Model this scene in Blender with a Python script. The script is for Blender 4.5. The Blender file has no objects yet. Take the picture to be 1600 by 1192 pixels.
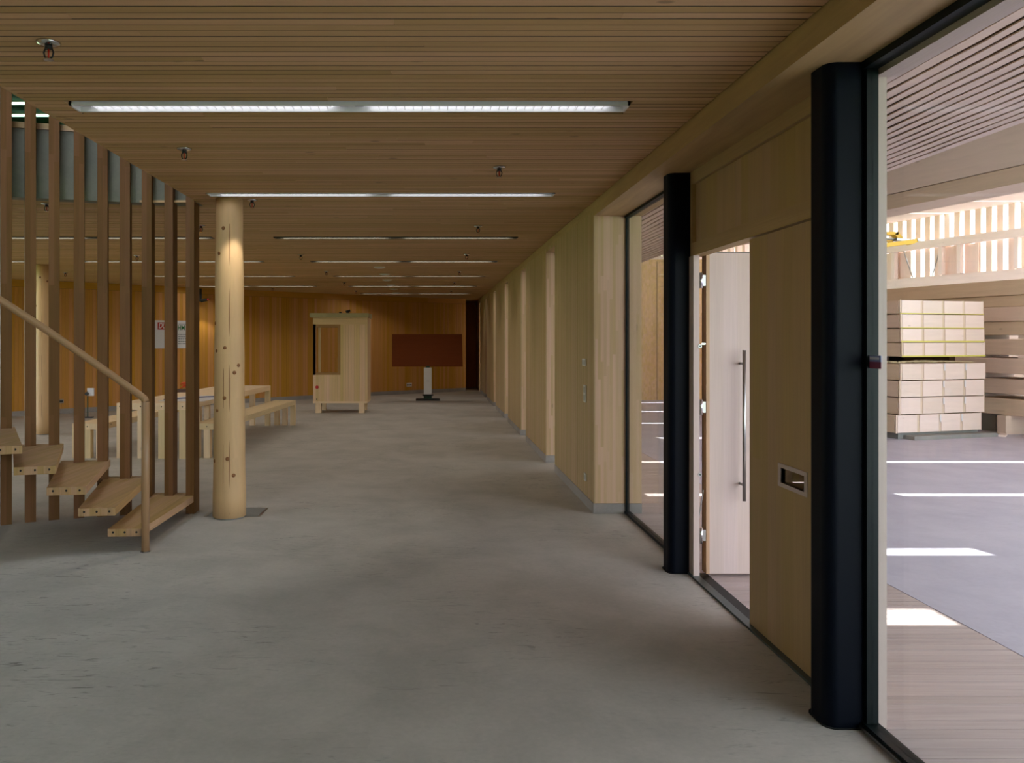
import bpy, math, random
from mathutils import Matrix, Vector
random.seed(7)
C = bpy.context.scene
COL = C.collection
# ------------------------------------------------------------------ camera, sky, sun, exposure
EYE, F, PX, PY = 1.52, 1200.0, 674.0, 531.0
cd = bpy.data.cameras.new('camera'); cam = bpy.data.objects.new('camera', cd); COL.objects.link(cam)
cam.location = (0, 0, EYE); cam.rotation_euler = (math.pi/2, 0, 0)
cd.sensor_width = 36; cd.lens = F/1600*36
cd.shift_x = (800-PX)/1600; cd.shift_y = (PY-596)/1600
cd.clip_start = 0.02; cd.clip_end = 400
C.camera = cam
w = bpy.data.worlds.new('world'); C.world = w; w.use_nodes = True
wn = w.node_tree.nodes; bg = wn['Background']
sky = wn.new('ShaderNodeTexSky'); sky.sky_type = 'PREETHAM'; sky.turbidity = 6; sky.sun_direction = (0.53, 0.0, 0.85)
hz = wn.new('ShaderNodeMix'); hz.data_type = 'RGBA'; hz.inputs[0].default_value = 0.88
hz.inputs[7].default_value = (0.84, 0.9, 1.0, 1)
w.node_tree.links.new(sky.outputs[0], hz.inputs[6]); w.node_tree.links.new(hz.outputs[2], bg.inputs[0])
bg.inputs[1].default_value = 6.7
sd = bpy.data.lights.new('sun', 'SUN'); sun = bpy.data.objects.new('sun', sd); COL.objects.link(sun)
sd.energy = 20; sd.angle = 0.006; sd.color = (1.0, 0.95, 0.9)
sun.rotation_euler = Vector((0.62, 0.0, 1.0)).to_track_quat('Z', 'Y').to_euler()
vs = C.view_settings
vs.view_transform = 'Standard'; vs.look = 'None'; vs.gamma = 1; vs.use_curve_mapping = False; vs.exposure = -0.12
cy = C.cycles
cy.max_bounces = 10; cy.diffuse_bounces = 7; cy.glossy_bounces = 3; cy.transparent_max_bounces = 12
cy.sample_clamp_indirect = 6; cy.use_denoising = True; cy.caustics_reflective = False; cy.caustics_refractive = False

def area_portal(name, loc, rot, sx, sy):
    d = bpy.data.lights.new(name, 'AREA'); d.shape = 'RECTANGLE'; d.size = sx; d.size_y = sy
    d.cycles.is_portal = True
    o = bpy.data.objects.new(name, d); COL.objects.link(o); o.location = loc; o.rotation_euler = rot
# ------------------------------------------------------------------ materials
MATS = {}
def lin(c): return tuple((v/255)**2.2 for v in c) + (1,)
def base_mat(name):
    m = bpy.data.materials.new(name); m.use_nodes = True; MATS[name] = m
    nt = m.node_tree; return m, nt, nt.nodes, nt.links, nt.nodes['Principled BSDF']
def plain(name, c, rough=0.6, metal=0.0, emit=0, spec=0.5, noise=0.0):
    m, nt, n, l, b = base_mat(name)
    b.inputs['Base Color'].default_value = lin(c); b.inputs['Roughness'].default_value = rough
    b.inputs['Metallic'].default_value = metal; b.inputs['Specular IOR Level'].default_value = spec
    if emit: b.inputs['Emission Color'].default_value = lin(c); b.inputs['Emission Strength'].default_value = emit
    if noise:
        tc = n.new('ShaderNodeTexCoord'); nz = n.new('ShaderNodeTexNoise'); nz.inputs['Scale'].default_value = 6
        nz.inputs['Detail'].default_value = 6
        l.new(tc.outputs['Object'], nz.inputs['Vector'])
        mr = n.new('ShaderNodeMapRange'); mr.inputs[3].default_value = 1-noise; mr.inputs[4].default_value = 1+noise
        l.new(nz.outputs['Fac'], mr.inputs[0])
        mx = n.new('ShaderNodeMix'); mx.data_type = 'RGBA'; mx.blend_type = 'MULTIPLY'; mx.inputs[0].default_value = 1
        mx.inputs[6].default_value = lin(c); l.new(mr.outputs[0], mx.inputs[7]); l.new(mx.outputs[2], b.inputs['Base Color'])
    return m
def wood(name, c, var=0.16, grain=0.22, rough=0.55, stave=None, seg=0.9, knots=0.0, gscale=70, hue=0.06, glaze=0.5, groove=False):
    """u = across the grain, v = along it (metres, from the UV map); attribute 'var' = tone of each board."""
    m, nt, n, l, b = base_mat(name)
    N = n.new
    def math_(op, a, bb=None, c_=None):
        x = N('ShaderNodeMath'); x.operation = op
        for i, v in enumerate((a, bb, c_)):
            if v is None: continue
            if isinstance(v, (int, float)): x.inputs[i].default_value = v
            else: l.new(v, x.inputs[i])
        return x.outputs[0]
    uv = N('ShaderNodeUVMap'); sx = N('ShaderNodeSeparateXYZ'); l.new(uv.outputs[0], sx.inputs[0])
    at = N('ShaderNodeAttribute'); at.attribute_name = 'var'
    oi = N('ShaderNodeObjectInfo')
    tone = math_('FRACT', math_('ADD', at.outputs['Fac'], math_('MULTIPLY', oi.outputs['Random'], 3.7)))
    u, v = sx.outputs[0], sx.outputs[1]
    off = math_('MULTIPLY', tone, 41.0)
    if stave:
        iu = math_('FLOOR', math_('DIVIDE', u, stave))
        w1 = N('ShaderNodeTexWhiteNoise'); w1.noise_dimensions = '1D'; l.new(iu, w1.inputs['W'])
        vv = math_('ADD', math_('DIVIDE', v, seg), math_('MULTIPLY', w1.outputs['Value'], 7.3))
        w2 = N('ShaderNodeTexWhiteNoise'); w2.noise_dimensions = '2D'
        cb = N('ShaderNodeCombineXYZ'); l.new(iu, cb.inputs[0]); l.new(math_('FLOOR', vv), cb.inputs[1]); l.new(cb.outputs[0], w2.inputs['Vector'])
        tone = math_('FRACT', math_('ADD', tone, w2.outputs['Value']))
        off = math_('ADD', off, math_('MULTIPLY', w2.outputs['Value'], 91.0))
    cx = N('ShaderNodeCombineXYZ'); l.new(math_('MULTIPLY', u, gscale), cx.inputs[0]); l.new(math_('MULTIPLY', v, 2.2), cx.inputs[1]); l.new(off, cx.inputs[2])
    nz = N('ShaderNodeTexNoise'); nz.inputs['Scale'].default_value = 1; nz.inputs['Detail'].default_value = 4; nz.inputs['Distortion'].default_value = 0.5
    l.new(cx.outputs[0], nz.inputs['Vector'])
    cx2 = N('ShaderNodeCombineXYZ'); l.new(math_('MULTIPLY', u, 9), cx2.inputs[0]); l.new(math_('MULTIPLY', v, 0.9), cx2.inputs[1]); l.new(off, cx2.inputs[2])
    nz2 = N('ShaderNodeTexNoise'); nz2.inputs['Scale'].default_value = 1; nz2.inputs['Detail'].default_value = 3
    l.new(cx2.outputs[0], nz2.inputs['Vector'])
    f = math_('MULTIPLY', math_('SUBTRACT', nz.outputs['Fac'], 0.5), 2*grain)
    f = math_('ADD', f, math_('MULTIPLY', math_('SUBTRACT', nz2.outputs['Fac'], 0.5), grain*1.6))
    f = math_('ADD', f, math_('MULTIPLY', math_('SUBTRACT', tone, 0.5), 2*var))
    f = math_('ADD', f, 1.0)
    if knots:
        vo = N('ShaderNodeTexVoronoi'); vo.inputs['Scale'].default_value = 1
        ck = N('ShaderNodeCombineXYZ'); l.new(math_('MULTIPLY', u, 5.5), ck.inputs[0]); l.new(math_('MULTIPLY', v, 2.4), ck.inputs[1]); l.new(off, ck.inputs[2])
        l.new(ck.outputs[0], vo.inputs['Vector'])
        k = N('ShaderNodeMapRange'); k.inputs[1].default_value = 0.05; k.inputs[2].default_value = 0.09; k.inputs[3].default_value = 1-knots; k.inputs[4].default_value = 1
        l.new(vo.outputs['Distance'], k.inputs[0]); f = math_('MULTIPLY', f, k.outputs[0])
    if groove and stave:
        g = math_('FRACT', math_('DIVIDE', u, stave)); g = math_('LESS_THAN', g, 0.07)
        f = math_('MULTIPLY', f, math_('SUBTRACT', 1.0, math_('MULTIPLY', g, 0.3)))
    hs = N('ShaderNodeHueSaturation'); hs.inputs['Color'].default_value = lin(c)
    l.new(math_('ADD', 0.5, math_('MULTIPLY', math_('SUBTRACT', tone, 0.5), -hue*0.35)), hs.inputs['Hue'])
    l.new(math_('ADD', 1.0, math_('MULTIPLY', math_('SUBTRACT', tone, 0.5), -hue*3)), hs.inputs['Saturation'])
    l.new(f, hs.inputs['Value']); l.new(hs.outputs[0], b.inputs['Base Color'])
    b.inputs['Roughness'].default_value = rough; b.inputs['Specular IOR Level'].default_value = glaze
    return m
def concrete(name, c1, c2, scratch=0.5, rough=0.62):
    m, nt, n, l, b = base_mat(name); N = n.new
    tc = N('ShaderNodeTexCoord')
    def noise(scale, detail, vec=None, dist=0.0, rgh=0.55):
        z = N('ShaderNodeTexNoise'); z.inputs['Scale'].default_value = scale; z.inputs['Detail'].default_value = detail
        z.inputs['Distortion'].default_value = dist; z.inputs['Roughness'].default_value = rgh
        l.new(vec if vec else tc.outputs['Object'], z.inputs['Vector']); return z.outputs['Fac']
    cr = N('ShaderNodeValToRGB'); l.new(noise(1.6, 10, None, 0.3, 0.68), cr.inputs[0])
    cr.color_ramp.elements[0].position = 0.36; cr.color_ramp.elements[0].color = lin(c2)
    cr.color_ramp.elements[1].position = 0.62; cr.color_ramp.elements[1].color = lin(c1)
    # trowel scratches: thin streaks where a stretched noise crosses a level
    mp = N('ShaderNodeMapping'); mp.inputs['Scale'].default_value = (3.2, 17, 1); mp.inputs['Rotation'].default_value = (0, 0, 0.35)
    l.new(tc.outputs['Object'], mp.inputs[0])
    s = noise(1.6, 6, mp.outputs[0], 1.6, 0.7)
    r1 = N('ShaderNodeMapRange'); r1.inputs[1].default_value = 0.57; r1.inputs[2].default_value = 0.66; r1.inputs[3].default_value = 0; r1.inputs[4].default_value = 1
    l.new(s, r1.inputs[0])
    patch = N('ShaderNodeMapRange'); patch.inputs[1].default_value = 0.45; patch.inputs[2].default_value = 0.65; l.new(noise(0.7, 3), patch.inputs[0])
    mm = N('ShaderNodeMath'); mm.operation = 'MULTIPLY'; l.new(r1.outputs[0], mm.inputs[0]); l.new(patch.outputs[0], mm.inputs[1])
    m2 = N('ShaderNodeMath'); m2.operation = 'MULTIPLY'; l.new(mm.outputs[0], m2.inputs[0]); m2.inputs[1].default_value = scratch
    mx = N('ShaderNodeMix'); mx.data_type = 'RGBA'; l.new(m2.outputs[0], mx.inputs[0]); l.new(cr.outputs[0], mx.inputs[6])
    mx.inputs[7].default_value = lin(tuple(v*0.55 for v in c2))
    fine = N('ShaderNodeMapRange'); fine.inputs[3].default_value = 0.9; fine.inputs[4].default_value = 1.1; l.new(noise(38, 5), fine.inputs[0])
    m3 = N('ShaderNodeMix'); m3.data_type = 'RGBA'; m3.blend_type = 'MULTIPLY'; m3.inputs[0].default_value = 1
    l.new(mx.outputs[2], m3.inputs[6]); l.new(fine.outputs[0], m3.inputs[7]); l.new(m3.outputs[2], b.inputs['Base Color'])
    b.inputs['Roughness'].default_value = rough; b.inputs['Specular IOR Level'].default_value = 0.35
    bp = N('ShaderNodeBump'); bp.inputs['Strength'].default_value = 0.12; bp.inputs['Distance'].default_value = 0.01
    l.new(noise(14, 6), bp.inputs['Height']); l.new(bp.outputs[0], b.inputs['Normal'])
    return m
def glass(name):
    m = bpy.data.materials.new(name); m.use_nodes = True; MATS[name] = m
    n = m.node_tree.nodes; l = m.node_tree.links; n.clear()
    o = n.new('ShaderNodeOutputMaterial'); t = n.new('ShaderNodeBsdfTransparent'); t.inputs[0].default_value = (0.94, 0.97, 0.96, 1)
    g = n.new('ShaderNodeBsdfGlossy'); g.inputs['Roughness'].default_value = 0.0
    lw = n.new('ShaderNodeLayerWeight'); lw.inputs[0].default_value = 0.5; p5 = n.new('ShaderNodeMath'); p5.operation = 'POWER'; p5.inputs[1].default_value = 5; l.new(lw.outputs['Facing'], p5.inputs[0])
    fr = n.new('ShaderNodeMath'); fr.operation = 'MULTIPLY_ADD'; fr.inputs[1].default_value = 0.9; fr.inputs[2].default_value = 0.03; l.new(p5.outputs[0], fr.inputs[0])
    mx = n.new('ShaderNodeMixShader'); l.new(fr.outputs[0], mx.inputs[0]); l.new(t.outputs[0], mx.inputs[1]); l.new(g.outputs[0], mx.inputs[2])
    l.new(mx.outputs[0], o.inputs[0]); return m

wood('ceiling_wood', (188, 151, 105), var=0.17, grain=0.16, seg=1.7, knots=0.45, hue=0.05)
wood('wall_wood', (176, 150, 108), var=0.10, grain=0.14, hue=0.05)
wood('amber_wood', (194, 138, 62), var=0.09, grain=0.14, hue=0.05, glaze=0.4)
wood('beam_wood', (176, 146, 102), var=0.05, grain=0.22, gscale=22)
wood('lamella_wood', (200, 168, 132), var=0.11, grain=0.10, stave=0.026, seg=0.75, knots=0.3, hue=0.06)
wood('panel_wood', (166, 138, 96), var=0.03, grain=0.16, gscale=160, stave=0.09, seg=30)
wood('door_wood', (186, 168, 160), var=0.03, grain=0.12, gscale=160, stave=0.09, seg=30)
wood('oak', (172, 138, 98), var=0.10, grain=0.30, gscale=90, stave=0.04, seg=1.4, rough=0.45)
wood('slat_wood', (112, 79, 49), var=0.16, grain=0.22, gscale=60, stave=0.5, seg=1.1, rough=0.6, hue=0.03, glaze=0.2)
wood('rail_wood', (160, 126, 86), var=0.02, grain=0.15, rough=0.4)
wood('log_wood', (206, 170, 124), var=0.03, grain=0.13, gscale=26, hue=0.0)
wood('pine', (226, 200, 158), var=0.08, grain=0.14, gscale=40, knots=0.35, hue=0.04)
wood('booth_wood', (210, 178, 132), var=0.12, grain=0.12, hue=0.08)
wood('hall_wood', (228, 208, 196), var=0.05, grain=0.09, gscale=24, knots=0.25, hue=0.04)
wood('hall_board', (226, 202, 184), var=0.06, grain=0.12, gscale=40, knots=0.3, hue=0.05)
wood('hall_side', (212, 190, 168), var=0.05, grain=0.12, gscale=30, knots=0.3)
wood('canopy_wood', (212, 190, 178), var=0.04, grain=0.12, gscale=30, hue=0.03)
wood('osb', (196, 156, 104), var=0.05, grain=0.3, gscale=30, stave=0.05, seg=0.08)
wood('deck_wood', (174, 160, 158), var=0.07, grain=0.26, gscale=60, hue=0.04)
wood('brown_veneer', (120, 62, 22), var=0.02, grain=0.14, gscale=60, rough=0.7, glaze=0.15)
wood('gap_wood', (74, 48, 26), var=0.05, grain=0.2)
concrete('floor_concrete', (182, 178, 171), (164, 161, 154), scratch=0.85)
concrete('hall_concrete', (182, 180, 194), (168, 166, 182), scratch=0.25)
concrete('fascia_concrete', (128, 126, 112), (112, 112, 102), scratch=0.2)
concrete('skirting_concrete', (156, 150, 144), (140, 135, 130), scratch=0.1)
plain('black_steel', (6, 14, 24), rough=0.5, spec=0.1, noise=0.25)
plain('dark_frame', (12, 22, 22), rough=0.45, spec=0.2)
plain('steel', (150, 150, 148), rough=0.3, metal=1)
plain('chrome', (200, 200, 200), rough=0.15, metal=1)
plain('sill_steel', (80, 92, 92), rough=0.4, metal=0.6, noise=0.2)
plain('white_plastic', (220, 216, 208), rough=0.5)
plain('grey_plastic', (176, 176, 170), rough=0.5)
plain('black_plastic', (20, 20, 20), rough=0.5)
plain('red_glass', (190, 40, 24), rough=0.25)
plain('red_plastic', (176, 30, 24), rough=0.4)
plain('red_print', (168, 44, 34), rough=0.6)
plain('green_print', (20, 104, 50), rough=0.6)
plain('grey_print', (120, 124, 130), rough=0.6)
plain('blue_print', (70, 74, 130), rough=0.6)
plain('paper', (214, 212, 214), rough=0.7)
plain('yellow_foil', (206, 196, 96), rough=0.5)
plain('yellow_paint', (214, 172, 40), rough=0.4)
plain('orange_wire', (216, 84, 40), rough=0.5)
plain('dark_green', (38, 62, 44), rough=0.5)
plain('sticker_blue', (120, 132, 176), rough=0.5)
plain('sticker_red', (120, 60, 84), rough=0.5)
plain('joint_dark', (40, 28, 16), rough=0.9)
plain('dark_void', (10, 10, 9), rough=1.0)
plain('roof_cover', (120, 118, 112), rough=0.9)
plain('white_wall', (200, 198, 190), rough=0.8)
plain('green_lit_ceiling', (104, 186, 142), rough=0.6)  # green cast of the upstairs light is put into this colour
plain('wood_wool', (212, 198, 160), rough=0.9)
plain('plank_grey', (132, 132, 128), rough=0.8, noise=0.2)
plain('blue_tarp', (96, 128, 140), rough=0.6)
plain('grass', (120, 150, 92), rough=0.9, noise=0.3)
plain('foliage', (176, 196, 164), rough=0.9, noise=0.4)
plain('knot', (128, 84, 46), rough=0.6)
plain('lamp_glow', (236, 236, 246), emit=2.3)
plain('lining_wood', (150, 112, 62), rough=0.6)
plain('lamp_frame', (56, 54, 46), rough=0.6)
plain('louvre_white', (226, 226, 224), rough=0.3)
plain('upper_glow', (210, 255, 226), emit=5)
plain('booth_roof', (168, 156, 112), rough=0.5, noise=0.2)
glass('glass')
# ------------------------------------------------------------------ mesh builder
class MB:
    def __init__(s, M=None): s.v = []; s.f = []; s.uv = []; s.var = []; s.M = M
    def _add(s, pts, faces, uvs, var):
        n = len(s.v)
        s.v += [tuple(s.M @ Vector(p)) if s.M else tuple(p) for p in pts]
        s.var += [var]*len(pts)
        for f, q in zip(faces, uvs): s.f.append(tuple(n+i for i in f)); s.uv.append(q)
    def box(s, x0, x1, y0, y1, z0, z1, g='z', var=None):
        if x1 < x0: x0, x1 = x1, x0
        if y1 < y0: y0, y1 = y1, y0
        if z1 < z0: z0, z1 = z1, z0
        P = [(x0,y0,z0),(x1,y0,z0),(x1,y1,z0),(x0,y1,z0),(x0,y0,z1),(x1,y0,z1),(x1,y1,z1),(x0,y1,z1)]
        return s.hexa(P, g, var)
    def hexa(s, P, g='z', var=None):
        Fc = [(0,3,2,1),(4,5,6,7),(0,1,5,4),(1,2,6,5),(2,3,7,6),(3,0,4,7)]
        ax = 'xyz'.index(g); oth = [i for i in range(3) if i != ax]
        nrm = [2,2,1,0,1,0]
        uvs = []
        for k, f in enumerate(Fc):
            n_ = nrm[k]
            if n_ == ax: uvs.append([(P[i][oth[0]], P[i][oth[1]]) for i in f])
            else:
                o = [i for i in oth if i != n_][0]
                uvs.append([(P[i][o], P[i][ax]) for i in f])
        s._add(P, Fc, uvs, random.random() if var is None else var); return s
    def lathe(s, p, prof, n=16, var=None, axis='z'):
        """prof: list of (radius, height) ; around vertical axis through p"""
        pts = []; fc = []; uv = []
        for r, h in prof:
            for k in range(n):
                a = 2*math.pi*k/n
                q = (r*math.cos(a), r*math.sin(a), h)
                if axis == 'x': q = (h, q[0], q[1])
                if axis == 'y': q = (q[0], h, q[1])
                pts.append((p[0]+q[0], p[1]+q[1], p[2]+q[2]))
        for j in range(len(prof)-1):
            for k in range(n):
                k2 = (k+1) % n
                fc.append((j*n+k, j*n+k2, (j+1)*n+k2, (j+1)*n+k))
                r = max(prof[j][0], 0.01); c = 2*math.pi*r
                uv.append([(c*k/n, prof[j][1]), (c*(k+1)/n, prof[j][1]), (c*(k+1)/n, prof[j+1][1]), (c*k/n, prof[j+1][1])])
        for j, rev in ((0, True), (len(prof)-1, False)):
            if prof[j][0] > 1e-5:
                f = [j*n+k for k in range(n)]
                if rev: f = f[::-1]
                fc.append(tuple(f)); uv.append([(pts[i][0], pts[i][1]) for i in f])
        s._add(pts, fc, uv, random.random() if var is None else var); return s
    def tube(s, P, r, n=12, var=None):
        P = [Vector(p) for p in P]; pts = []; fc = []; uv = []; L = 0
        prev = None
        for i, p in enumerate(P):
            t = (P[min(i+1, len(P)-1)]-P[max(i-1, 0)]).normalized()
            up = Vector((0,0,1)) if abs(t.z) < 0.95 else Vector((0,1,0))
            if prev is None: a = t.cross(up).normalized()
            else: a = (prev - t*prev.dot(t)).normalized()
            prev = a; b = t.cross(a)
            for k in range(n):
                q = p + a*(r*math.cos(2*math.pi*k/n)) + b*(r*math.sin(2*math.pi*k/n)); pts.append(tuple(q))
        for i in range(len(P)-1):
            d = (P[i+1]-P[i]).length
            for k in range(n):
                k2 = (k+1) % n
                fc.append((i*n+k, i*n+k2, (i+1)*n+k2, (i+1)*n+k)); c = 2*math.pi*r/n
                uv.append([(c*k, L), (c*(k+1), L), (c*(k+1), L+d), (c*k, L+d)])
            L += d
        for j, rev in ((0, 1), (len(P)-1, 0)):
            f = [j*n+k for k in range(n)]
            if rev: f = f[::-1]
            fc.append(tuple(f)); uv.append([(0, 0)]*n)
        s._add(pts, fc, uv, random.random() if var is None else var); return s
    def prism(s, poly, z0, z1, var=None, g='z'):
        n = len(poly); pts = [(x, y, z0) for x, y in poly]+[(x, y, z1) for x, y in poly]; fc = []; uv = []
        per = 0
        for k in range(n):
            k2 = (k+1) % n; d = math.dist(poly[k], poly[k2])
            fc.append((k, k2, n+k2, n+k)); uv.append([(per, z0), (per+d, z0), (per+d, z1), (per, z1)]); per += d
        sw = (lambda p: (p[0], p[1])) if g in 'zy' else (lambda p: (p[1], p[0]))
        fc.append(tuple(range(n-1, -1, -1))); uv.append([sw(poly[i]) for i in range(n-1, -1, -1)])
        fc.append(tuple(range(n, 2*n))); uv.append([sw(poly[i]) for i in range(n)])
        s._add(pts, fc, uv, random.random() if var is None else var); return s
    def make(s, name, mat, parent=None, smooth=False):
        me = bpy.data.meshes.new(name); me.from_pydata(s.v, [], s.f)
        ul = me.uv_layers.new(name='UVMap'); flat = [c for q in s.uv for t in q for c in t]
        ul.data.foreach_set('uv', flat)
        a = me.attributes.new('var', 'FLOAT', 'POINT'); a.data.foreach_set('value', s.var)
        me.materials.append(MATS[mat])
        if smooth:
            me.polygons.foreach_set('use_smooth', [len(f) == 4 for f in s.f])
        me.update()
        o = bpy.data.objects.new(name, me); COL.objects.link(o)
        if parent: o.parent = parent
        return o
def B(*a, **k):
    M = k.pop('M', None); return MB(M).box(*a, **k)
def empty(name, loc=(0,0,0), rz=0, parent=None):
    o = bpy.data.objects.new(name, None); COL.objects.link(o); o.location = loc; o.rotation_euler.z = rz; o.empty_display_size = 0.1
    if parent: o.parent = parent
    return o
def tag(o, label, cat, group=None):
    o['label'] = label; o['category'] = cat
    if group: o['group'] = group
    return o
def st(o, label=None):
    o['kind'] = 'structure'
    if label: o['label'] = label
    return o
def stuff(o): o['kind'] = 'stuff'; return o
def dup(o, parent=None):
    c = o.copy(); COL.objects.link(c)
    if parent: c.parent = parent
    for ch in list(o.children): dup(ch, c)
    return c
def bevel(o, wdt=0.004, seg=2):
    m = o.modifiers.new('bevel', 'BEVEL'); m.width = wdt; m.segments = seg; m.limit_method = 'ANGLE'; return o

CZ = 2.727           # ceiling
XW, XO, XG = 1.42, 1.84, 1.71   # inner wall face, outer wall face, glass line
SOF = 2.605          # soffit / head of openings
# ------------------------------------------------------------------ floor
st(B(-14, 1.72, -4, 25, -0.2, 0, g='y').make('floor', 'floor_concrete'), 'grey troweled concrete floor')
st(B(2.845, 45, -6, 45, -0.2, 0, g='y').make('floor_hall', 'hall_concrete'), 'pale concrete floor of the timber hall')
g = B(-200, 200, -200, 200, -0.5, -0.22).make('ground', 'grass'); st(g)
# ------------------------------------------------------------------ ceiling
FASC = [(-4.6, 6.02), (-4.1, 6.17), (-3.6, 6.40), (-3.25, 6.50), (-2.9, 6.60), (-2.6, 6.68), (-2.3, 6.72), (-2.055, 6.72)]
def fasc_y(x):
    if x <= FASC[0][0]: return FASC[0][1]-(FASC[0][0]-x)*0.3
    for (a, b), (c, d) in zip(FASC, FASC[1:]):
        if a <= x <= c: return b+(d-b)*(x-a)/(c-a)
    return FASC[-1][1]
OPX = -2.055
FIX = []    # (x0,x1,y0,y1)
FY = [3.94, 6.33, 9.04, 11.78, 14.5, 17.2, 20.0]
for k, y in enumerate(FY): FIX.append((-1.86, 1.02, y, y+0.12))
for y in FY[2:6]: FIX.append((-5.46, -2.58, y, y+0.12))
for y in FY[2:4]: FIX.append((-9.06, -6.18, y, y+0.12))
ceil = st(MB().make('ceiling', 'dark_void'), 'slatted timber ceiling')
cb = MB()
cb.box(OPX+0.02, XW+0.4, -4, 6.75, CZ+0.06, CZ+0.35); cb.box(-14, XW+0.4, 6.85, 25, CZ+0.06, CZ+0.35)
cb.box(-14, -9.2, -4, 6.85, CZ+0.06, CZ+0.35)
sub = cb.make('ceiling_deck', 'gap_wood', ceil)
def segs(y0, y1):
    xl = OPX
    if y0 > 6.0:
        xl = OPX
        x = OPX
        while x > -4.6 and fasc_y(x)+0.02 < y0 + 0.03: pass; x -= 0.05
        # leftmost reach of this row: points whose fascia lies nearer than the row
    out = [[-9.2 if y0 >= 6.74 else OPX, XW-0.004]]
    if y0 >= 6.74: out[0][0] = -13.5
    for a, b, c, d in FIX:
        if d > y0 and c < y1:
            nw = []
            for p, q in out:
                if b <= p or a >= q: nw.append([p, q]); continue
                if a > p: nw.append([p, a])
                if b < q: nw.append([b, q])
            out = nw
    return out
def split(p, q, L=(2.0, 4.2)):
    r = []; x = p + random.uniform(0.6, L[1])
    while x < q-0.4: r.append(x); x += random.uniform(*L)
    e = [p]+r+[q]
    return list(zip(e, e[1:]))
PIT = 0.055
y = 1.3; far = MB(); nrow = 0; jt = MB()
while y < 24.5:
    for p, q in segs(y, y+PIT):
        if y < 12: jt.box(p, q, y+PIT-0.0095, y+PIT+0.0015, CZ+0.0016, CZ+0.005, g='x')
        for a, b in split(p, q):
            z = CZ + random.uniform(-0.0006, 0.0012)
            if 2.6 < y < 6.4:
                B(a+0.0006, b-0.0006, y, y+PIT-0.008, z, CZ+0.02, g='x').make('board', 'ceiling_wood', ceil); nrow += 1
            else: far.box(a+0.0006, b-0.0006, y, y+PIT-0.008, z, CZ+0.02, g='x')
    y += PIT
# the rows that end against the curved stair opening
x = OPX-0.1
yy = 6.0
while yy < 6.74:
    xs = [OPX - 0.02*i for i in range(600)]
    xr = next((v for v in xs if fasc_y(v)+0.06 < yy), None)
    if xr is not None and xr > -13: far.box(-13.5, xr, yy, yy+PIT-0.008, CZ, CZ+0.02, g='x')
    yy += PIT
stuff(far.make('far_boards', 'ceiling_wood', ceil)); stuff(jt.make('joint', 'joint_dark', ceil))
# upper storey shell (seen only through the stair opening)
up = MB()
up.box(-14, -13.8, -4, 25, 3.07, 5.6); up.box(-14, 2, 24, 24.2, 3.07, 5.6); up.box(1.6, 1.84, -4, 24, 3.07, 5.6)
st(up.make('wall_upper', 'white_wall'))
def holed(z0, z1):
    m = MB(); a, b, c, d = -4.3, -2.7, 4.3, 5.9
    m.box(-14, 1.84, -4, c, z0, z1, g='x'); m.box(-14, 1.84, d, 25, z0, z1, g='x'); m.box(-14, a, c, d, z0, z1, g='x'); m.box(b, 1.84, c, d, z0, z1, g='x')
    return m
uc = st(holed(5.3, 5.5).make('ceiling_upper', 'green_lit_ceiling'), 'greenish lit ceiling of the upper storey')
for yy, w_ in ((11.0, 'nearest one'), (12.15, 'middle one'), (12.8, 'just over concrete edge')):
    o = empty('linear_light', (-9.3, yy, 5.3)); tag(o, 'thin strip light on green-lit upper ceiling behind slats, ' + w_, 'ceiling light', 'upper storey strip lights')
    B(0, 3.6, 0, 0.1, -0.03, -0.01).make('lamp', 'upper_glow', o); B(-0.01, 3.61, -0.01, 0.11, -0.02, 0).make('frame', 'white_plastic', o)
# stair opening fascia
fa = MB(); 
for (a, b), (c, d) in zip(FASC, FASC[1:]):
    P = [(a, b+.06, CZ-0.002), (c, d+.06, CZ-0.002), (c, d+0.2, CZ-0.002), (a, b+0.2, CZ-0.002)]
    fa.hexa(P+[(p[0], p[1], 3.31) for p in P], 'x')
fa.box(-14, FASC[0][0], 6.06, 6.3, CZ, 3.31, g='x')
st(fa.make('trim_1', 'fascia_concrete'), 'grey concrete edge around the stair opening')
fc = MB()
for (a, b), (c, d) in zip(FASC, FASC[1:]):
    P = [(a, b+.04, 3.31), (c, d+.04, 3.31), (c, d+0.22, 3.31), (a, b+0.22, 3.31)]
    fc.hexa(P+[(p[0], p[1], 3.36) for p in P], 'x')
st(fc.make('trim_2', 'oak'), 'oak capping on the stair opening edge')
st(B(OPX-0.001, OPX+0.02, -4, 6.7, CZ+0.001, 3.3, g='y').make('trim_3', 'beam_wood'))
# ------------------------------------------------------------------ right wall
SL0, SLP, SLW = 8.84, 2.70, 0.68
slits = [(SL0+i*SLP, SL0+i*SLP+SLW) for i in range(6)]
YE = 23.0; YP = 6.72
piers = []; a = YP
for s0, s1 in slits: piers.append((a, s0)); a = s1
wall = st(MB().make('wall_right', 'wall_wood'), 'timber clad wall with narrow window slits')
core = MB()
for a, b in piers: core.box(XW+0.014, XO, a+0.002, b-0.002, 0.09, SOF, g='z')
core.box(XW+0.014, XO, YE+0.02, YE+2, 0, SOF)
core.make('pier_core', 'lamella_wood', wall)
B(XW+0.002, XO, -4, YE+2, SOF, CZ+0.35, g='y').make('beam', 'beam_wood', wall)
cl = MB()
for a, b in piers:
    n = max(1, round((b-a)/0.06)); p = (b-a)/n
    for k in range(n): cl.box(XW+random.uniform(0, 0.0015), XW+0.014, a+k*p+0.0012, a+(k+1)*p-0.0012, 0.09, 2.648, g='z')
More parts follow.
